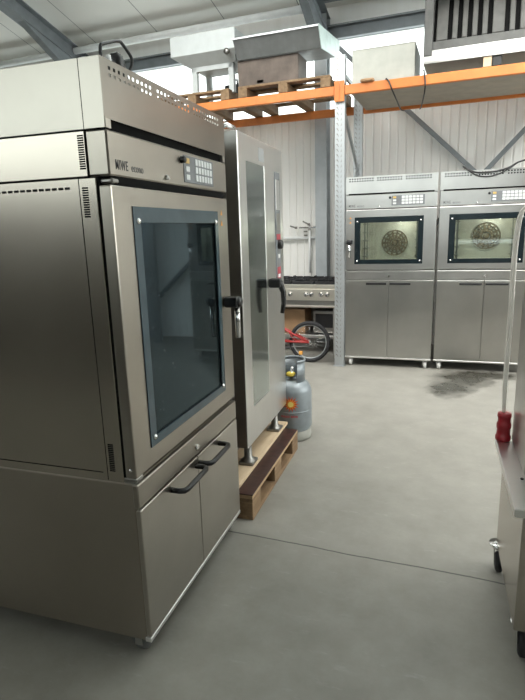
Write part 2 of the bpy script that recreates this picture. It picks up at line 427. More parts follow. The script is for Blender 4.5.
def make_oven(label, P, loc, rz, group=None):
    Wd, D, H = P['W'], P['D'], P['H']; hw = Wd/2
    root = thing('convection_oven', label, 'oven', loc, rz, group)
    S = P['mat']; SS = P['side']
    zb = P['zb']; zr0, zr1 = P['rail']; zd0, zd1 = P['door']; zp0, zp1 = P['panel']; zh = P['hood']
    # --- base cabinet
    b = MB(); b.box(-hw+.004, hw-.004, .016, D, zb, zr1, .003)
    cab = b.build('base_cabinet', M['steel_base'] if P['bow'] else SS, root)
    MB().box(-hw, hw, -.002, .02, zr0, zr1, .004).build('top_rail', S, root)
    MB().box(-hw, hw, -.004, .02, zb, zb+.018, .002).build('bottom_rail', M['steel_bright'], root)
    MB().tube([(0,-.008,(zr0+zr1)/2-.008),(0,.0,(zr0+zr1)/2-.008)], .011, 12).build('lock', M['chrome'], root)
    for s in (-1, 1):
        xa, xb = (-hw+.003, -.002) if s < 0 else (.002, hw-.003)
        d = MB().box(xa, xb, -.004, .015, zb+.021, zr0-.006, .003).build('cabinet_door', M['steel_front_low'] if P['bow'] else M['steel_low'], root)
        h0, h1 = (-.235, -.022) if s < 0 else (.012, .225)
        zz = zr0-.04
        if P['bow']:
            r = .011; pr = -.058
            pts = [(h0,-.003,zz),(h0,pr+.02,zz),(h0+.006,pr+.006,zz),(h0+.022,pr,zz),(h1-.022,pr,zz),(h1-.006,pr+.006,zz),(h1,pr+.02,zz),(h1,-.003,zz)]
            MB().tube(pts, r, 10).build('handle', M['black'], d)
        else:
            MB().box(h0, h1, -.012, -.003, zz-.011, zz+.011, .003).build('handle', M['black'], d)
    # --- oven casing round an open cavity
    cx0, cx1, cz0, cz1, cd = P['cav']
    b = MB()
    zt = zp0-.003
    b.box(-hw, cx0, P['casey'], D, zr1+.004, zt, .002); b.box(cx1, hw, P['casey'], D, zr1+.004, zt, .002)
    b.box(cx0-.001, cx1+.001, P['casey'], D, zr1+.004, cz0); b.box(cx0-.001, cx1+.001, P['casey'], D, cz1, zt)
    b.box(-hw, hw, .0725, D, zp0, zp1, .002)
    b.box(cx0-.001, cx1+.001, cd, D, cz0, cz1)
    b.build('casing', SS, root)
    # near-black ring painted as the shade between door and casing
    b = MB(); ring(b, -hw+.006, hw-.006, zd0-.004, zp0+.002, cx0, cx1, cz0, cz1, .038, P['casey']+.001, 0); b.build('door_shade_ring', M['dark'], root)
    b = MB(); e = .002; y0 = P['casey']+.002
    b.box(cx0+e, cx0+2*e, y0, cd-e, cz0+e, cz1-e); b.box(cx1-2*e, cx1-e, y0, cd-e, cz0+e, cz1-e)
    b.box(cx0+e, cx1-e, y0, cd-e, cz0+e, cz0+2*e); b.box(cx0+e, cx1-e, y0, cd-e, cz1-2*e, cz1-e)
    b.box(cx0+e, cx1-e, cd-2*e, cd-e, cz0+e, cz1-e)
    b.build('oven_cavity', P['cavmat'], root)
    # tray rails on both sides
    for s, cx in ((-1, cx0+.04), (1, cx1-.04)):
        b = MB()
        for yy in (y0+.08, cd-.14): b.box(cx-.006, cx+.006, yy-.006, yy+.006, cz0+.01, cz1-.01)
        n = P['trays']
        for i in range(n):
            z = cz0+.05+(cz1-cz0-.1)*i/(n-1)
            b.box(cx-.02, cx+.02, y0+.06, cd-.12, z-.003, z+.003)
        b.build('tray_rack', M['steel_dark'], root)
    # fan guard on the back of the cavity
    fz, fr = P['fan']
    b = MB(); fx = P.get('fanx', .02)
    T = Matrix.Translation((fx, cd-.03, fz)) @ rotx(PI/2)
    for k in range(3 if P['bow'] else 4):
        r = fr*(.34+.66*k/(2 if P['bow'] else 3)); b.tube([(fx+r*math.cos(a), cd-.03, fz+r*math.sin(a)) for a in [2*PI*i/28 for i in range(28)]], .0065, 6, closed=True)
    for k in range(14):
        a = 2*PI*k/14; b.box(fr*.34, fr, -.011, .011, -.003, .003, 0, 1, T @ Matrix.Rotation(a, 4, 'Z'))
    b.lathe([(0,.012),(fr*.2,.012),(fr*.24,.006),(fr*.24,-.004)], 20, T)
    b.build('fan_guard', M['fan_metal'], root)
    # --- door
    wx0, wx1, wz0, wz1 = P['win']; ix0, ix1, iz0, iz1 = P['inner']
    b = MB(); ring(b, -hw+.001, hw-.001, zd0, zd1, wx0+.01, wx1-.01, wz0+.01, wz1-.01, 0, .04, .005)
    door = b.build('oven_door', S, root)
    b = MB(); ring(b, wx0, wx1, wz0, wz1, ix0, ix1, iz0, iz1, -.0035, .002, .0008); bo = b.build('glass_border', P['bmat'], door)
    MB().box(ix0-.01, ix1+.01, .006, .010, iz0-.01, iz1+.01).build('glass_pane', P['glass'], door)
    for x in (wx0+.028, wx1-.028):
        for z in (wz0+.03, wz1-.045):
            MB().lathe([(0,.007),(.006,.006),(.0105,.002),(.0105,0)], 14, Matrix.Translation((x,-.0035,z)) @ rotx(PI/2)).build('glass_screw', M['chrome'], door)
    # handle: black hub and hanging chrome bar
    hx, hz, sgn = P['handle']
    hd = MB().box(hx-.03, hx+.03, -.066, 0, hz-.024, hz+.024, .009, 2).lathe([(0,.078),(.018,.078),(.024,.072),(.024,.05)], 18, Matrix.Translation((hx,0,hz)) @ rotx(PI/2)).build('door_handle', M['black'], door)
    MB().tube([(hx,-.055,hz-.01),(hx,-.055,hz-.165)], .0125, 14).build('handle_bar', M['chrome'], hd)
    sxp = P['stick']
    for z in (wz1-.005, wz1-.05): MB().prism([(sxp-.011,z-.01),(sxp+.011,z-.01),(sxp,z+.012)], -.0012, .001, 'y').build('warning_sticker', M['orange_sticker'], door)
    # --- control panel
    pan = MB().box(-hw, hw, -.001, .07, zp0, zp1, .005).build('control_panel', S, root)
    MB().box(-hw+.03, hw-.03, .003, .06, zp0-.024, zp0+.002).build('panel_shadow_gap', M['dark'], root)
    kx0, kx1, kz0, kz1 = P['pad']
    kp = MB().box(kx0, kx1, -.0035, .001, kz0, kz1, .001).build('keypad', M['keypad'], pan)
    kh = (kz1-kz0)
    for r in range(3):
        z = kz0+kh*(.1+.3*r)
        MB().box(kx0+.014, kx0+.046, -.006, -.003, z, z+kh*.2, .001).build('key', M['key_yellow'] if r == 2 else M['key'], kp)
        for c in range(6):
            x = kx0+.1+(kx1-kx0-.112)*c/6
            MB().box(x, x+(kx1-kx0-.112)/6-.006, -.006, -.003, z, z+kh*.24, .001).build('key', M['key'], kp)
    MB().lathe([(0,.02),(.009,.02),(.012,.017),(.013,0)], 16, Matrix.Translation((kx0-.016,0,kz1-.02)) @ rotx(PI/2)).build('selector_knob', M['black'], pan)
    MB().box(-.121,-.107,-.008,0,zp0+.012,zp0+.03,.003).tube([(-.114,-.014,zp0+.018),(-.114,-.004,zp0+.018)], .005, 10).build('latch', M['chrome'], pan)
    tz = zp0+.02
    text_mesh('lettering', 'MIWE', .04, M['text'] if P['bow'] else M['text_grey'], pan, (-hw+.033,-.0015,tz), (PI/2,0,0), .0004, .62, 1.15)
    text_mesh('lettering', 'econo', .036, M['text_grey'] if P['bow'] else M['keypad'], pan, (-hw+.121,-.0015,tz), (PI/2,0,0), 0, .8)
    # --- extraction hood: open-topped sheet box with slots along its upper edge
    n = P['nh']; hxs = [-hw+.045+(Wd-.09)*i/(n-1) for i in range(n)]
    hxs = [x for i, x in enumerate(hxs) if (i % 11) != 10]
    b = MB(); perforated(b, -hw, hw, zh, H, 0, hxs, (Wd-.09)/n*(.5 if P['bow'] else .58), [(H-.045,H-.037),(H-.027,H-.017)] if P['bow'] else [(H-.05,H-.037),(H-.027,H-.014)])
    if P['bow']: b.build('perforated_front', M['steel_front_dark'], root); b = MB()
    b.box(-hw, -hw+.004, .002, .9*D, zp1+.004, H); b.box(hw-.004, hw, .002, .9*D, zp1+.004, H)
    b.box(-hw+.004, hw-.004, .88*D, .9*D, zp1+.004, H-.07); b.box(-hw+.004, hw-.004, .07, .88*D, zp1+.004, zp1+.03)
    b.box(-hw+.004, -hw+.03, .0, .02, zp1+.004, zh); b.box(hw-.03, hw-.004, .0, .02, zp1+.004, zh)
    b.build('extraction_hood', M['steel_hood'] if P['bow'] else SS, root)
    if not P['bow']: MB().box(-hw+.02, hw-.02, .006, .01, H-.06, H-.004).build('slot_backing', M['dark'], root)  # near-black strip added so the slots look shaded inside
    MB().box(-hw+.03, hw-.03, .012, .05, zp1+.0005, zh+.02).build('hood_gap', M['dark'], root)
    MB().box(-hw+.03, (-hw+.3) if P['bow'] else hw-.03, .05, .86*D, zp1+.03, H-.004, .004).build('slot_dark_block', M['steel_dark'], root)  # inner block raised behind the slots so they look dark
    # --- vents and seams on the side the aisle shows
    if P['bow']:
        b = MB()
        for z0, z1, n in ((1.688,1.785,15),(1.551,1.640,13),(.731,.83,15)):
            for i in range(n):
                z = z0+(z1-z0)*(i+.5)/n
                b.box(-hw-.0008, -hw+.001, .077, .097, z-.0022, z+.0022)
        for i in range(34): b.box(-hw-.0008, -hw+.001, .14+.0235*i, .157+.0235*i, 1.6345, 1.6415)
        b.box(-hw-.0008, -hw+.001, .125, D-.03, .7235, .7265)
        b.box(-hw-.0005, -hw+.001, .0702, .0722, zp0, H); b.box(-hw-.0005, -hw+.001, .106, .1085, zr1+.01, zp0)
        b.box(-hw-.0005, -hw+.001, .0, D, zp1-.002, zp1+.002); b.box(-hw-.0005, -hw+.001, .04, D, zp0-.004, zp0-.001)
        b.build('vent_slots', M['dark'], root)
        MB().lathe([(0,.003),(.005,.002),(.006,0)], 12, Matrix.Translation((-hw+.001,.02,zd0+.03)) @ Matrix.Rotation(-PI/2,4,'Y')).build('hinge_screw', M['chrome'], door)
        MB().box(-hw+.002, -hw+.05, .002, .05, zd0-.02, zd0, .004).build('door_hinge', M['steel_dark'], root)
        MB().box(-hw+.01, -hw+.05, .0, .05, zd1+.004, zd1+.02, .005).build('door_hinge', M['steel_dark'], root)
    # --- castors
    for x in (-hw+.06, hw-.06):
        for y in (.07, D-.08):
            cst = MB().box(x-.03, x+.03, y-.03, y+.03, zb-.006, zb+.001).box(x-.024,x-.019,y-.012,y+.018,.028,zb-.005).box(x+.019,x+.024,y-.012,y+.018,.028,zb-.005).build('castor', M['chrome'], root)
            MB().lathe([(.006,-.016),(.034,-.016),(.041,-.01),(.041,.01),(.034,.016),(.006,.016)], 20, Matrix.Translation((x,y-(.025 if y < .2 and not P['bow'] else 0),.041)) @ Matrix.Rotation(PI/2,4,'Y')).build('wheel', P['wheel'], cst)
    return root

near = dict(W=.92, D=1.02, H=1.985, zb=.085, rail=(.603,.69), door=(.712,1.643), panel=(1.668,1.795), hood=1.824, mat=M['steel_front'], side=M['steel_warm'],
    bow=True, casey=.048, cav=(-.33,.33,.76,1.61,.62), cavmat=M['cavity_dark'], trays=10, fan=(1.2,.2), glass=M['glass_near'], bmat=M['border_teal'],
    win=(-.352,.338,.78,1.585), inner=(-.31,.305,.812,1.535), handle=(.392,1.186,1), stick=.385, pad=(.03,.305,1.684,1.782), nh=33, wheel=M['rubber'])
make_oven('large stainless convection oven nearest the camera on the left, with black bow handles below', near, (-.905,1.855,0), PI/2)
far = dict(W=.915, D=.86, H=2.008, zb=.092, rail=(.951,1.047), door=(1.06,1.678), panel=(1.685,1.828), hood=1.842, mat=M['steel'], side=M['steel'],
    bow=False, casey=.048, cav=(-.31,.31,1.14,1.58,.5), cavmat=M['cavity_light'], trays=5, fan=(1.322,.135), glass=M['glass_far'], bmat=M['border'],
    win=(-.361,.334,1.12,1.603), inner=(-.30,.282,1.166,1.545), handle=(-.408,1.352,-1), stick=-.405, pad=(.012,.337,1.71,1.808), nh=33, wheel=M['wheel'])
make_oven('stainless oven against the back wall, the left one of the pair, beside the rack post', far, (-.458,5.75,0), 0, None)
far2 = dict(far); far2['handle'] = (.408,1.352,1); far2['stick'] = .405; far2['fan'] = (1.375,.135); far2['fanx'] = .03
make_oven('stainless oven against the back wall with black cable draped along its top', far2, (.48,5.75,0), 0, None)
# point lights added to brighten the two far cavities
for x in (-.458, .48):
    l = bpy.data.lights.new('cavity_fill', 'POINT'); l.energy = 2.6; l.color = (1,.96,.86); l.shadow_soft_size = .03
    o = bpy.data.objects.new('cavity_fill', l); C.objects.link(o); o.location = (x+.1, 5.75+.14, 1.53)

# ------------------------------------------------------------------ tall combi oven on the pallet
OX, OY0, OY1 = -.95, 2.60, 3.41
co = thing('combi_oven', 'tall combi oven with a long glazed door standing on a wooden pallet', 'oven', (OX, (OY0+OY1)/2, 0), PI/2)
hw = (OY1-OY0)/2
MB().box(-hw-.03, hw-.01, .075, .95, .33, 1.965, .006).build('casing', M['steel'], co)
b = MB(); gx0, gx1, gz0, gz1 = -hw+.125, -hw+.43, .52, 1.852
ring(b, -hw, hw-.0, .31, 1.985, gx0, gx1, gz0, gz1, 0, .07, .006)
d = b.build('oven_door', M['steel_bright'], co)
MB().box(-hw-.002, -hw+.001, .004, .068, .314, 1.98).build('door_edge', M['steel_dark'], d)
MB().box(gx0-.004, gx1+.004, .002, .008, gz0-.004, gz1+.004).build('glass_pane', M['glass_tall'], d)
MB().box(gx0, gx1, .05, .06, gz0, gz1).build('inner_glass', M['cavity_dark'], d)
cp = MB().box(hw-.18, hw-.07, -.004, .01, 1.17, 1.845, .002).build('control_strip', M['keypad'], co)
MB().box(hw-.165, hw-.085, -.006, -.003, 1.62, 1.8, .001).build('display', M['steel_bright'], cp)
MB().box(hw-.16, hw-.09, -.0065, -.003, 1.5, 1.6, .001).build('display', M['steel_dark'], cp)
MB().box(hw-.165, hw-.085, -.007, -.003, 1.44, 1.475, .001).build('red_label', M['red_mark'], cp)
MB().lathe([(0,.026),(.022,.026),(.028,.02),(.03,0)], 20, Matrix.Translation((hw-.118,-.003,1.41)) @ rotx(PI/2)).build('knob', M['black'], cp)
MB().box(hw-.14, hw-.1, -.006, -.003, 1.325, 1.35, .001).build('white_label', M['white'], cp)
MB().box(hw-.16, hw-.09, -.006, -.003, 1.18, 1.27, .001).build('red_label', M['red_mark'], cp)
MB().box(hw-.15, hw-.1, -.0065, -.005, 1.205, 1.225, .0005).build('white_label', M['white'], cp)
hx = hw-.325
hd = MB().box(hx-.035, hx+.03, -.075, 0, 1.16, 1.215, .012, 2).build('door_handle', M['black'], d)
MB().tube([(hx+.01,-.06,1.19),(hx+.025,-.078,1.13),(hx+.03,-.078,1.06),(hx+.026,-.068,1.0)], [.02,.017,.015,.012], 12).build('lever', M['black'], hd)
MB().box(-hw+.335, -hw+.43, -.0015, .001, 1.875, 1.945).build('sticker', M['galv'], d)
MB().tube([(-hw-.03,.11,1.9),(-hw-.03,.09,1.965),(-hw-.02,.075,2.0),(-hw+.0,.05,2.012),(-hw+.05,.03,2.0)], .012, 10).build('hinge_pipe', M['chrome'], co)
for x in (-hw+.13, hw-.13):
    for y in (.05, .8):
        f = MB().box(x-.05, x+.05, y-.045, y+.045, .168, .186, .004).lathe([(.045,.186),(.024,.205),(.022,.335)], 16, Matrix.Translation((x,y,0))).build('foot', M['steel_dark'], co)
MB().box(-hw+.02, hw-.04, .1, .9, .25, .335, .004).build('under_frame', M['steel_dark'], co)

# pallet, planks
PX1 = -.862; PY0, PY1 = 2.395, 3.37; PX0 = PX1-.8-.15
pl = thing('wooden_pallet', 'weathered wooden pallet on the floor under the tall combi oven', 'pallet', ((PX0+PX1)/2, (PY0+PY1)/2, 0), 0)
pw, ph = (PX1-PX0)/2, (PY1-PY0)/2
for x, w in ((-pw+.05,.1),(0,.145),(pw-.05,.1)):
    MB().box(x-w/2, x+w/2, -ph, ph, 0, .022, .002).build('bottom_board', M['pallet'], pl)
    for y in (-ph+.0725, 0, ph-.0725): MB().box(x-w/2, x+w/2, y-.0725, y+.0725, .022, .1, .003).build('block', M['pallet'], pl)
for y in (-ph+.0725, 0, ph-.0725): MB().box(-pw, pw, y-.0725, y+.0725, .1, .122, .002).build('stringer_board', M['pallet'], pl)
for i, x in enumerate((-pw+.05, -pw/2, 0, pw/2)):
    MB().box(x-.06, x+.06, -ph, ph, .122, .144, .002).build('top_board', M['pallet'], pl)
b = MB(); b.box(pw-.1, pw+.0, -ph, ph, .122, .1425, .001)
b.build('edge_board', M['ply_edge'], pl)
MB().box(pw-.16, pw+.002, -ph-.002, ph-.01, .1425, .1475, .001).build('brown_facing', M['brownboard'], pl, label='dark brown worn board surface along the pallet edge')
pk = MB().box(-.09,.09,-.6,.41,0,.02,.002).build('timber_plank', M['plank'], None, (-1.042, 3.03, .1478))
tag(pk, 'pale new timber plank lying on the pallet under the feet of the tall oven', 'plank')

# ------------------------------------------------------------------ gas cylinder
g = thing('gas_cylinder', 'grey gas cylinder with orange sun emblem on the floor behind the pallet', 'gas cylinder', (-.955, 3.6, 0), math.radians(9))
R_ = .14
MB().lathe([(.0,.035),(.09,.04),(R_-.012,.07),(R_,.1),(R_,.36),(R_-.006,.385),(R_-.025,.415),(R_-.06,.44),(.05,.452),(.03,.455),(.03,.47),(0,.47)], 40).build('body', M['gas'], g)
MB().lathe([(R_+.0004,.218),(R_+.0025,.22),(R_+.0025,.226),(R_+.0004,.228)], 40).build('weld_seam', M['gas'], g)
MB().lathe([(.112,.0),(.132,.0),(.136,.02),(.13,.075),(.115,.075)], 36).build('foot_ring', M['gas_foot'], g)
b = MB()     # collar: tall wrap with a wide opening facing front, top ring joined
t0 = .09
b.lathe([(t0,.43),(t0+.003,.43),(t0+.003,.585),(t0,.585),(t0,.43)], 26, None, True, math.radians(-62), math.radians(205))
b.lathe([(t0-.004,.575),(t0+.007,.575),(t0+.01,.585),(t0+.004,.594),(t0-.004,.59),(t0-.004,.575)], 30, None, True, math.radians(-62), math.radians(205))
b.build('collar_guard', M['gas'], g)
v = MB().lathe([(.018,.455),(.018,.51),(.012,.515),(.012,.53),(0,.53)], 16).tube([(0,0,.49),(.0,-.05,.49)], .013, 12).build('valve', M['chrome'], g)
MB().lathe([(.0,.0),(.03,0),(.033,.006),(.033,.018),(.026,.024),(0,.024)], 20, Matrix.Translation((-.005,-.045,.476))).build('valve_cap', M['yellow'], v)
def curved(b, r, pts, zc):
    # flat emblem points (arc length, height) laid onto the shell
    b.poly([(r*math.sin(u/R_), -r*math.cos(u/R_), zc+w) for u, w in pts])
em = None
b = MB()
for k in range(14):
    a = 2*PI*k/14
    curved(b, R_+.0022, [(.03*math.cos(a-.2), .03*math.sin(a-.2)), (.062*math.cos(a), .062*math.sin(a)), (.03*math.cos(a+.2), .03*math.sin(a+.2))], .29)
curved(b, R_+.0018, [(.036*math.cos(2*PI*k/28), .036*math.sin(2*PI*k/28)) for k in range(28)], .29)
em = b.build('sun_emblem', M['sun_red'], g)
b = MB()
for k in range(14):
    a = 2*PI*(k+.5)/14
    curved(b, R_+.003, [(.022*math.cos(a-.22), .022*math.sin(a-.22)), (.044*math.cos(a), .044*math.sin(a)), (.022*math.cos(a+.22), .022*math.sin(a+.22))], .29)
b.build('sun_rays', M['sun_orange'], em)
b = MB(); curved(b, R_+.0042, [(.02*math.cos(2*PI*k/24), .02*math.sin(2*PI*k/24)) for k in range(24)], .29); b.build('sun_disc', M['sun_yellow'], em)
b = MB()     # worn, unreadable red lettering: short strokes
for i in range(15):
    if i == 8: continue
    u = -.075+.0085*i; hgt = (.012, .016, .013, .017)[i % 4]
    curved(b, R_+.002, [(u, -.006), (u+.005, -.006), (u+.005, hgt-.006), (u, hgt-.006)], .195)
b.build('red_lettering', M['red_text'], g)

# ------------------------------------------------------------------ bicycle (children's size), rear wheel to the right
bk = bthing('bicycle', 'red bicycle parked in front of the cooker, rear wheel showing', 'bicycle', -1.672, 5.73, 0)
bk.rotation_euler = (0,0,A+math.radians(4))
RW = .24
def wheel(x, nm):
    w = MB().tube([(x+(RW-.022)*math.cos(2*PI*i/40), 0, RW+(RW-.022)*math.sin(2*PI*i/40)) for i in range(40)], .022, 10, closed=True).build(nm, M['tyre'], bk)
    MB().tube([(x+(RW-.046)*math.cos(2*PI*i/40), 0, RW+(RW-.046)*math.sin(2*PI*i/40)) for i in range(40)], .0075, 8, closed=True).build('rim', M['galv'], w)
    b = MB()
    for i in range(20):
        a = 2*PI*i/20; b.tube([(x,.012*(-1)**i,RW),(x+(RW-.048)*math.cos(a),0,RW+(RW-.048)*math.sin(a))], .0012, 4)
    b.tube([(x,-.04,RW),(x,.04,RW)], .012, 10); b.build('spokes', M['chrome'], w)
    return w
rw = wheel(0, 'rear_wheel'); fw = wheel(-.82, 'front_wheel')
b = MB()
bb_ = (-.36,0,.24); st = (-.45,0,.52); ht = (-.72,0,.56); hb = (-.745,0,.47)
for s in (-1, 1):
    b.tube([(0,.035*s,RW),(bb_[0],.03*s,bb_[2])], .013, 8); b.tube([(0,.035*s,RW),(-.42,.02*s,.44)], .012, 8); b.tube([(-.16,.035*s,RW+.0),(-.24,.02*s,.355)], .009, 8)
b.tube([bb_, st], .015, 10); b.tube([bb_, hb], .017, 10); b.tube([(-.44,0,.48), ht], .015, 10); b.tube([(-.71,0,.6),(-.75,0,.45)], .018, 10)
for s in (-1, 1): b.tube([(-.75,.04*s,.45),(-.82,.04*s,RW)], .011, 8)
b.tube([(-.75,-.045,.45),(-.75,.045,.45)], .012, 8)
b.build('frame', M['red'], bk)
MB().tube([(-.70,0,.6),(-.69,0,.66),(-.69,-.2,.7),(-.64,-.27,.7)], .011, 8).tube([(-.69,0,.66),(-.69,.2,.7),(-.64,.27,.7)], .011, 8).build('handlebar', M['black'], bk)
MB().tube([(-.45,0,.52),(-.465,0,.58)], .012, 8).prism([(-.58,-.02),(-.5,-.05),(-.38,-.07),(-.35,0),(-.38,.07),(-.5,.05),(-.58,.02)], .575, .61, 'z', .008).build('saddle', M['black'], bk)
b = MB().tube([(-.36,-.06,.24),(-.36,.06,.24)], .012, 10).lathe([(.02,-.003),(.07,-.003),(.07,.003),(.02,.003)], 24, Matrix.Translation((-.36,-.045,.24)) @ rotx(PI/2))
b.bar((-.36,-.065,.24),(-.24,-.065,.19),.016,.01); b.bar((-.36,.065,.24),(-.48,.065,.29),.016,.01)
b.box(-.285,-.195,-.14,-.065,.18,.2,.004); b.box(-.525,-.435,.065,.14,.28,.3,.004); b.build('crank', M['black'], bk)
b = MB().tube([(-.36,-.045,.31),(0,-.03,.27)], .004, 6).tube([(-.36,-.045,.17),(0,-.03,.195)], .004, 6); b.build('chain', M['steel_dark'], bk)
MB().box(-.125,-.085,-.02,.02,.085,.125,.004).build('reflector', M['orange_sticker'], rw)
b = MB().tube([(-.4+(.0)*i,0,.0) for i in range(2)], .001, 4) if False else None

# ------------------------------------------------------------------ gas cooker
SX0, SX1, SY = -2.32, -1.44, 6.12
ck = bthing('gas_cooker', 'stainless gas cooker with black cast-iron grates against the back wall', 'cooker', (SX0+SX1)/2, SY, 0)
cw = (SX1-SX0)/2
MB().box(-cw, cw, 0, .72, .8, .85, .004).build('hob', M['cooker'], ck)
pn = MB().box(-cw, cw, -.012, .06, .66, .8, .006).build('control_panel', M['cooker'], ck)
MB().box(-cw, cw, .0, .72, .6, .66, .003).build('front_rail', M['steel_dark'], ck)
MB().box(-cw+.004, cw-.004, -.004, .02, .575, .602, .003).build('trim_strip', M['cooker'], ck)
for x in (-cw+.1, -cw+.3, -cw+.5, -cw+.565, cw-.195, cw-.12):
    k = MB().lathe([(.03,0),(.03,.006),(.022,.01),(.02,.032),(.016,.036),(0,.036)], 20, Matrix.Translation((x,-.012,.735)) @ rotx(PI/2)).build('knob', M['chrome'], pn)
    MB().box(x-.004, x+.004, -.06, -.04, .716, .754, .002).build('knob_grip', M['black'], k)
for i in range(3):
    for j in range(2):
        x = -cw+.155+.285*i; y = .19+.34*j
        b = MB()
        for s in (-1, 1):
            b.box(x-.13, x+.13, y+s*.14-.008, y+s*.14+.008, .85, .885, .003); b.box(x+s*.125-.008, x+s*.125+.008, y-.14, y+.14, .85, .885, .003)
        for q in range(4):
            a = q*PI/2+PI/4; b.bar((x+.035*math.cos(a), y+.035*math.sin(a), .887), (x+.15*math.cos(a), y+.15*math.sin(a), .887), .014, .02, .002)
        for q in range(4):
            a = q*PI/2; b.bar((x+.04*math.cos(a), y+.04*math.sin(a), .895), (x+.13*math.cos(a), y+.13*math.sin(a), .895), .014, .02, .002)
        b.lathe([(0,.878),(.03,.876),(.04,.868),(.042,.852)], 16, Matrix.Translation((x,y,0)))
        b.build('grate', M['castiron'], ck)
for x in (-cw+.03, cw-.03):
    for y in (.03, .69): MB().box(x-.025, x+.025, y-.025, y+.025, 0, .6, .003).build('leg', M['steel'], ck)
MB().box(-cw, cw, .02, .7, .2, .235, .004).build('lower_shelf', M['steel'], ck)
MB().box(-cw+.02, cw-.02, .69, .7, .235, .6).build('back_panel', M['steel_dark'], ck)
# things on its shelf
o = MB().box(-.16,.16,-.14,.14,0,.29,.004).box(-.161,.161,-.02,.02,.288,.2915).build('cardboard_box', M['cardboard'], None, W(-2.05,6.42,.2355), (0,0,A))
tag(o, 'brown cardboard box on the shelf under the cooker', 'box')
t_ = bthing('fryer', 'dark grey appliance on the shelf under the cooker beside the cardboard box', 'appliance', -1.63, 6.42, .2355)
MB().box(-.14,.14,-.2,.2,.015,.29,.012,2).build('body', M['steel_dark'], t_)
MB().box(-.11,.11,-.205,-.195,.08,.25,.004).build('front_panel', M['black'], t_)
for x in (-.1,.1): MB().lathe([(0,0),(.015,0),(.012,.016),(0,.016)], 12, Matrix.Translation((x,-.15,0))).build('foot', M['black'], t_)

# gas pipes on the wall
gp = bthing('gas_pipe', 'white gas pipework with three small taps on the back wall above the cooker', 'pipe', 0, YB-.06, 0)
MB().tube([(-3.6,0,1.385),(-1.93,0,1.385)], .02, 12).build('supply_pipe', M['pipe_white'], gp)
MB().tube([(-2.02,-.02,.92),(-2.02,-.02,1.5)], .016, 12).build('riser_pipe', M['pipe_white'], gp)
MB().tube([(-2.16,-.02,1.52),(-1.9,-.02,1.52)], .012, 10).tube([(-2.02,-.02,1.48),(-2.02,-.02,1.545)], .018, 10).build('manifold', M['chrome'], gp)
for p, q in (((-2.2,-.05,1.52),(-2.28,-.05,1.545)), ((-2.02,-.06,1.56),(-2.1,-.06,1.6)), ((-1.88,-.05,1.52),(-1.8,-.05,1.56))):
    MB().tube([p, q], .01, 8).lathe([(0,0),(.018,0),(.018,.03),(0,.03)], 12, Matrix.Translation((p[0],p[1]-.0,p[2]-.015))).build('tap', M['steel_dark'], gp)
b = MB(); 
for z in (1.41,1.46): b.lathe([(.018,0),(.026,0),(.026,.018),(.018,.018)], 12, Matrix.Translation((-2.075,-.02,z)))
b.build('pressure_fitting', M['steel_dark'], gp)

# ------------------------------------------------------------------ pallet rack along the back wall
FY, RY = 5.634, 6.634; BZ = 2.79
rk = bthing('pallet_rack', 'tall pallet rack with galvanised posts and orange beams along the back wall', 'rack', 0, 0, 0)
def post(x, y, top):
    b = MB(); w = .05
    b.box(x-w, x+w, y-.002, y+.001, 0, top); b.box(x-w, x-w+.003, y, y+.07, 0, top); b.box(x+w-.003, x+w, y, y+.07, 0, top)
    b.box(x-w, x-w+.016, y+.067, y+.07, 0, top); b.box(x+w-.016, x+w, y+.067, y+.07, 0, top)
    b.box(x-w-.012, x+w+.012, y-.02, y+.09, 0, .006)
    b.mi = 1
    z = .12
    while z < top-.03:
        for s in (-1, 1):
            b.prism([(x+s*.03-.008, z+.014),(x+s*.03-s*.008, z+.018),(x+s*.018, z-.012),(x+s*.012-.003*s, z-.014)], y-.0032, y-.0015, 'y')
        z += .05
    return b.build('post', [M['galv'], M['steel_dark']], rk)
for x in (-4.05, -1.306, 1.45):
    post(x, FY, 3.16)
    b_ = post(x, RY-.07, 3.16)
    b = MB(); z = .3; k = 0
    while z < 2.6:
        za, zc = (z, z+.62) if k % 2 == 0 else (z+.62, z)
        b.bar((x,FY+.05,za),(x,RY-.05,zc),.025,.04); z += .62; k += 1
        
    b.bar((x,FY+.05,.25),(x,RY-.05,.25),.025,.04)
    b.bar((x,FY+.05,3.02),(x,RY-.05,3.02),.025,.04); b.build('frame_brace', M['galv'], rk)
for x0, x1 in ((-4.0,-1.357),(-1.255,1.4)):
    for y, s in ((FY,-1),(RY,1)):
        bm_ = MB().box(x0, x1, y-.025, y+.02, BZ, BZ+.088, .006).build('beam', M['orange'], rk)
        for x in (x0-.05, x1+.0):
            MB().box(x-.0, x+.05, y-.03, y-.024, BZ-.06, BZ+.13, .001).build('beam_end_plate', M['orange'], bm_)
MB().box(-1.22, 1.38, FY+.03, RY-.03, BZ+.03, BZ+.05, .001).build('shelf_board', M['chip'], rk)

# things on the rack -----------------------------------------------------------
TOP = BZ+.088
def small_pallet(label, bx, by, z, w, d, group=None):
    p = bthing('wooden_pallet', label, 'pallet', bx, by, z)
    for x in (-w/2+.05, 0, w/2-.05):
        MB().box(x-.05, x+.05, -d/2, d/2, 0, .09, .003).build('bearer', M['pallet'], p)
    n = 5
    for i in range(n):
        y = -d/2+.05+(d-.1)*i/(n-1)
        MB().box(-w/2, w/2, y-.05, y+.05, .09, .112, .002).build('top_board', M['pallet'], p)
    return p
small_pallet('wooden pallet on the rack beams under the dirty brown cabinet', -1.9, 6.12, TOP+.001, 1.0, 1.02)
small_pallet('wooden pallet on the rack beams under the white hood on legs', -2.96, 6.12, TOP+.001, .9, 1.02)
PT = TOP+.114
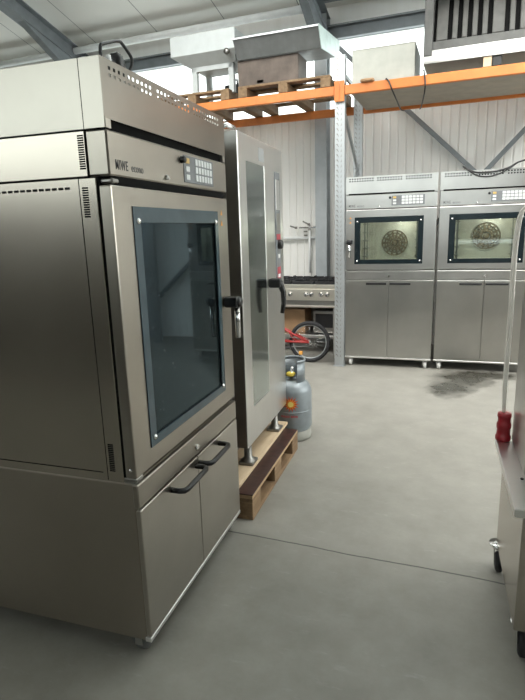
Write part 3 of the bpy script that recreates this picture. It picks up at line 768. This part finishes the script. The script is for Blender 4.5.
# dirty brown cabinet
t_ = bthing('metal_cabinet', 'dirty brown sheet-metal cabinet with a small square hole, on the rack pallet', 'cabinet', -2.08, 5.66, PT)
b = MB(); W2 = .335; hz0, hz1 = .02, .05; hx0, hx1 = -.12, -.05
b.box(-W2, hx0, 0, .004, 0, .25); b.box(hx1, W2, 0, .004, 0, .25); b.box(hx0, hx1, 0, .004, hz1, .25); b.box(hx0, hx1, 0, .004, 0, hz0)
b.box(-W2, -W2+.004, 0, .3, 0, .25); b.box(W2-.004, W2, 0, .3, 0, .25); b.box(-W2, W2, .296, .3, 0, .25); b.box(-W2, W2, 0, .3, .246, .25); b.box(-W2, W2, 0, .3, 0, .004)
b.build('body', M['rusty'], t_)
MB().box(-W2-.003, W2+.003, -.003, .303, .249, .256, .001).build('lid', M['rusty'], t_)
# long grey hood on top
t_ = bthing('exhaust_hood', 'long grey exhaust hood with pale flared end lying on the brown cabinet', 'hood', -1.95, 5.62, PT+.2565)
q = [(.012,0.0),(-.10,.172),(.79,.266),(.69,.09)]
MB().prism(q, -.455, .455, 'x', .004).build('body', M['grey_sheet'], t_)
MB().bar((-.455,-.1,.172),(.455,-.1,.172),.016,.016).build('front_lip', M['galv'], t_)
MB().prism([(.0,-.008),(-.115,.18),(.80,.276),(.70,.082)], .4555, .464, 'x').build('end_plate', M['pale_sheet'], t_, label='pale galvanised end plate')
# white hood on legs
t_ = bthing('extractor_box', 'white square extractor hood raised on a white leg frame, left on the rack', 'hood', -2.83, 5.66, PT)
MB().box(-.39,.39,0,.62,.395,.6,.006).build('hood_box', M['white_sheet'], t_)
b = MB(); t2 = bmesh.new(); vs = []
for (x0, x1, y0, y1, z) in ((-.385,.385,.005,.615,.396),(-.22,.34,.12,.55,.3)):
    for x, y in ((x0,y0),(x1,y0),(x1,y1),(x0,y1)): vs.append(t2.verts.new((x,y,z)))
for f in ((0,1,5,4),(1,2,6,5),(2,3,7,6),(3,0,4,7),(4,5,6,7)): t2.faces.new([vs[i] for i in f])
bmesh.ops.recalc_face_normals(t2, faces=t2.faces); b._take(t2); b.build('funnel', M['white_sheet'], t_)
for x in (-.17,.28):
    for y in (.15,.5): MB().box(x-.03,x+.03,y-.03,y+.03,0,.305,.003).build('leg', M['white_sheet'], t_)
MB().box(-.2,.31,.12,.18,.25,.302,.003).build('cross_rail', M['white_sheet'], t_)
MB().lathe([(0,.0),(.03,0),(.03,.03),(0,.03)], 14, Matrix.Translation((.3,-.001,.37)) @ rotx(PI/2)).build('knob', M['steel_dark'], t_)
# odds and ends behind the legs
o = MB().box(-.09,.09,-.08,.08,0,.2,.02,2).tube([(-.05,0,.2),(-.05,0,.26),(.05,0,.26),(.05,0,.2)],.012,8).build('tool_case', M['black'], None, W(-2.75,6.3,PT), (0,0,A)); tag(o, 'small black case standing on the rack behind the white leg frame', 'case')
o = MB().lathe([(0,0),(.05,0),(.055,.02),(.055,.17),(.03,.2),(.02,.24),(0,.24)], 20).build('metal_canister', M['steel_bright'], None, W(-2.56,6.25,PT), (0,0,A)); tag(o, 'silver canister on the rack beside the black case', 'canister')
# pale steel box on the right-hand shelf
t_ = bthing('steel_box', 'pale square steel box on the rack shelf below the strip window', 'box', -.895, 5.68, TOP+.001)
MB().box(-.3,.3,0,.55,.01,.315,.004).build('body', M['box_sheet'], t_)
MB().box(-.302,.302,-.003,.553,.311,.318,.001).build('lid', M['box_sheet'], t_)
for x in (-.25,.25): MB().box(x-.03,x+.03,.02,.5,0,.01).build('foot', M['black'], t_)
o = MB().prism([(-.07,-.03),(-.03,-.05),(.06,-.045),(.07,.0),(.05,.04),(-.05,.045)], 0, .028, 'z', .008).build('brown_scrap', M['cardboard'], None, W(-1.03,5.625,TOP+.001), (0,0,A)); tag(o, 'crumpled brown scrap lying before the pale steel box', 'scrap')  # flattened brown scrap
# big extraction hood on the far right
t_ = bthing('kitchen_hood', 'large extraction hood with row of baffle filters on the rack at upper right', 'hood', 0, 0, 0)
HX0, HX1, HY = -.51, 1.35, 5.60
MB().box(HX0, HX1, HY, HY+.03, 2.965, 3.075, .003).box(HX0, HX1, HY, HY+.9, 2.965, 2.985, .002).build('front_gutter', M['steel_bright'], t_)
MB().box(HX0, HX0+.075, HY-.01, HY+.9, 3.03, 3.75, .004).build('side_post', M['hood_dark'], t_)
MB().box(HX0+.075, HX1, HY+.02, HY+.05, 3.075, 3.15, .003).build('lower_frame', M['hood_dark'], t_)
b = MB(); T = Matrix.Translation((0,HY+.05,3.14)) @ rotx(math.radians(-18))
b.box(HX0+.075, HX1, .02, .03, 0, .62, 0, 1, T); b.build('filter_backing', M['dark'], t_)
x = HX0+.1
for i in range(12):
    w = .1 if i in (0, 5) else .045
    if x+w > HX1: break
    b = MB(); b.box(x, x+w, -.01, .012, .02, .42, .006, 1, T)
    f = b.build('baffle_filter', M['filter'], t_)
    MB().tube([T @ Vector((x+w*.2,-.012,.42)), T @ Vector((x+w*.2,-.03,.45)), T @ Vector((x+w*.8,-.03,.45)), T @ Vector((x+w*.8,-.012,.42))], .006, 6).build('filter_handle', M['black'], f)
    x += w+.04
MB().box(HX0, HX1, HY+.1, HY+.9, 3.74, 3.76).build('top_sheet', M['hood_dark'], t_)
MB().box(HX0+.0, HX1, HY+.88, HY+.9, 2.985, 3.74).build('back_sheet', M['hood_dark'], t_)
MB().box(HX0+.075, HX1, HY+.0, HY+.04, 3.56, 3.75, .003).build('upper_frame', M['hood_dark'], t_)
for x in (-.44, .75):
    pass
o = MB().box(-.035,.035,-.05,.05,0,.084,.003).build('wooden_block', M['plank'], None, W(.045,5.66,TOP+.001), (0,0,A)); tag(o, 'pale wooden block propping the extraction hood on the orange beam', 'block')
o = MB().box(-.04,.04,-.05,.05,0,.084,.006).build('rubber_block', M['black'], None, W(.125,5.67,TOP+.001), (0,0,A)); tag(o, 'black block beside the pale wooden block under the extraction hood', 'block')
o = MB().box(-.045,.045,-.05,.05,0,.084,.006).build('rubber_block', M['black'], None, W(1.2,5.9,TOP+.001), (0,0,A)); tag(o, 'black block under the far right end of the extraction hood', 'block')
o = MB().box(-.045,.045,-.05,.05,0,.084,.006).build('wooden_block', M['plank'], None, W(-.44,6.3,TOP+.001), (0,0,A)); tag(o, 'pale wooden block under the rear left corner of the extraction hood', 'block')
# cables hanging from the beam
def bez(pts, n=10):
    out = []; P_ = [Vector(p) for p in pts]; P_ = [2*P_[0]-P_[1]]+P_+[2*P_[-1]-P_[-2]]
    for i in range(1, len(P_)-2):
        for k in range(n):
            s = k/n; a, b2, c, d2 = P_[i-1], P_[i], P_[i+1], P_[i+2]
            out.append(.5*((2*b2)+(-a+c)*s+(2*a-5*b2+4*c-d2)*s*s+(-a+3*b2-3*c+d2)*s**3))
    out.append(P_[-2]); return out
o = MB().tube(bez([W(-.86,5.66,TOP+.012),W(-.845,5.6,TOP+.004),W(-.82,5.592,2.85),W(-.79,5.592,2.78),W(-.77,5.75,2.725),W(-.78,6.2,2.715),W(-.79,6.6,2.775)]), .007, 8).build('hanging_cable', M['black'], None); tag(o, 'black cable hanging from the orange beam below the pale steel box', 'cable')
o = MB().tube(bez([W(-.51,5.66,TOP+.05),W(-.5,5.6,TOP+.03),W(-.487,5.592,2.82),W(-.485,5.592,2.77),W(-.5,5.68,2.715),W(-.56,6.1,2.7),W(-.62,6.6,2.775)]), .007, 8).build('hanging_cable', M['black'], None); tag(o, 'black cable hanging down from the left corner of the extraction hood', 'cable')
# cable draped over the right far oven
o = MB().tube(bez([(.22,5.735,2.05),(.28,5.735,2.012),(.36,5.735,1.985),(.5,5.735,1.985),(.62,5.735,2.01),(.72,5.735,2.06),(.84,5.735,2.08),(.9,5.8,2.05)]), .008, 8).tube(bez([(.26,5.73,2.02),(.36,5.728,1.955),(.48,5.728,1.945),(.6,5.73,1.985),(.7,5.735,2.05)]), .006, 8).build('power_cable', M['black'], None)
tag(o, 'black power cable draped along the top edge of the right far oven', 'cable')

# cable bundle on the near oven
o = thing('cable_bundle', 'loop of black cable with a plug on top of the nearest oven', 'cable', (-.975,1.525,1.99), 0)
MB().tube(bez([(-.03,.02,.005),(-.0,-.014,.02),(.0,-.01,.058),(.0,.01,.072),(.0,.09,.102),(.0,.115,.1),(.0,.16,.078),(.0,.166,.06),(-.005,.15,.03),(-.03,.12,.005)]), .0055, 8).build('cable', M['black'], o)
MB().tube(bez([(-.02,-.0,.012),(-.02,.05,.03),(-.02,.1,.028),(-.03,.16,.012),(-.06,.2,.01)]), .016, 8).build('loose_cable', M['black'], o)
MB().lathe([(0,0),(.02,0),(.024,.02),(.024,.05),(.012,.065),(0,.065)], 14, Matrix.Translation((-.015,.115,.012)) @ Matrix.Rotation(.5,4,'X')).build('plug', M['black'], o)
MB().tube([(.0,.028,.045),(0,.03,.02)], .008, 8).build('cable_tag', M['white'], o)
# ------------------------------------------------------------------ stainless machine on the right
MX0, MY0, MY1, MZ = .278, 1.72, 2.34, .6
mc = thing('work_table', 'stainless steel wheeled machine with side ledge at the right edge', 'machine', (0,0,0), 0)
MB().box(.31, 1.3, MY0+.03, MY1-.03, .125, MZ-.03, .004).build('base_cabinet', M['steel_warm'], mc)
MB().box(MX0, 1.32, MY0, MY1, MZ-.03, MZ, .003).build('ledge_top', M['steel_bright'], mc)
b = MB(); b.prism([(MY0+.25,MZ),(MY1-.01,MZ),(MY1-.01,1.2),(MY1-.06,1.26),(MY0+.25,1.26)], .34, 1.25, 'x', .008); b.build('upper_housing', M['steel'], mc)
MB().tube([(.33,1.95,MZ+.004),(.33,1.95,MZ)], .006, 8).build('bolt', M['black'], mc)
for x, y in ((.35,1.82),(.322,2.31),(1.2,1.82),(1.2,2.29)):
    c = MB().lathe([(.0,.118),(.042,.118),(.042,.112),(.03,.1),(.02,.096),(.02,.126),(0,.126)], 18, Matrix.Translation((x,y,0))).prism([(y-.045,.035),(y-.03,.03),(y+.02,.1),(y-.02,.1)], x-.022, x-.019, 'x').prism([(y-.045,.035),(y-.03,.03),(y+.02,.1),(y-.02,.1)], x+.019, x+.022, 'x').build('castor', M['chrome'], mc)
    MB().lathe([(.006,-.015),(.036,-.015),(.044,-.009),(.044,.009),(.036,.015),(.006,.015)], 20, Matrix.Translation((x,y-.025,.044)) @ Matrix.Rotation(PI/2,4,'Y')).build('wheel', M['tyre'], c)
rp = thing('power_plug', 'red industrial power plug on a white cable standing on the steel ledge', 'plug', (.306,2.322,MZ+.001), 0)
MB().lathe([(0,0),(.028,0),(.031,.004),(.031,.02),(.027,.026),(.026,.05),(.029,.056),(.029,.075),(.025,.082),(.026,.1),(.028,.106),(.027,.12),(.012,.123),(0,.123)], 28).build('plug_body', M['red_plug'], rp)
for dx in (-.004,.004):
    MB().tube(bez([(-.004+dx*.5,0,.118),(-.007+dx,0,.25),(-.006+dx*1.2,0,.5),(-.008+dx*1.2,0,.75),(-.005+dx*1.2,0,.86),(.004+dx,0,.93),(.022,dx,.962),(.06,dx,.972),(.12,dx,.95),(.2,dx,.85),(.26,dx,.66)]), .0056, 8).build('white_cable', M['cable_white'], rp)

# ------------------------------------------------------------------ light
wd = bpy.data.worlds.new('sky'); bpy.context.scene.world = wd; wd.use_nodes = True
bg = wd.node_tree.nodes['Background']; bg.inputs[0].default_value = (1,.985,.955,1); bg.inputs[1].default_value = 3.0
def area(name, loc, rot, sx, sy, e, col=(1,1,1)):
    l = bpy.data.lights.new(name, 'AREA'); l.shape = 'RECTANGLE'; l.size = sx; l.size_y = sy; l.energy = e; l.color = col
    o = bpy.data.objects.new(name, l); C.objects.link(o); o.location = loc; o.rotation_euler = rot; return o
for (xa, xb, ya, yb), e in zip(SKY, (75, 125)):  # fill lamps added below the skylights, tilted to brighten the back wall
    cx, cy = (xa+xb)/2, (ya+yb)/2
    area('skylight_fill', W(cx, cy, roofz(cy)-.45), (math.radians(32),0,A), xb-xa, yb-ya, e, (1,.97,.92)).data.spread = math.radians(115)
area('window_fill', W(XR-.05, 4.2, 2.6), (PI/2, 0, A+PI/2), 4.0, 2.4, 70, (1,.97,.92)).data.spread = math.radians(150)  # fill lamp added at the right window to brighten the wall

# ------------------------------------------------------------------ camera
yaw, pit, rol, foc = -3.15839438e-01, -2.22015133e-01, -2.93378854e-02, 529.946
cam = bpy.data.cameras.new('camera'); co_ = bpy.data.objects.new('camera', cam); C.objects.link(co_)
fwd = Vector((math.sin(yaw)*math.cos(pit), math.cos(yaw)*math.cos(pit), math.sin(pit)))
rt = Vector((math.cos(yaw), -math.sin(yaw), 0)); up = rt.cross(fwd)
r2 = rt*math.cos(rol)+up*math.sin(rol); u2 = -rt*math.sin(rol)+up*math.cos(rol)
m = Matrix((r2, u2, -fwd)).transposed().to_4x4(); m.translation = (0,0,1.5)
co_.matrix_world = m
cam.sensor_fit = 'VERTICAL'; cam.sensor_height = 24; cam.lens = foc/700*24; cam.clip_start = .05
bpy.context.scene.camera = co_
sc = bpy.context.scene
sc.view_settings.view_transform = 'Standard'; sc.view_settings.look = 'None'; sc.view_settings.exposure = 0.25
sc.cycles.max_bounces = 10; sc.cycles.diffuse_bounces = 5; sc.cycles.glossy_bounces = 5; sc.cycles.transparent_max_bounces = 10
sc.cycles.sample_clamp_indirect = 6
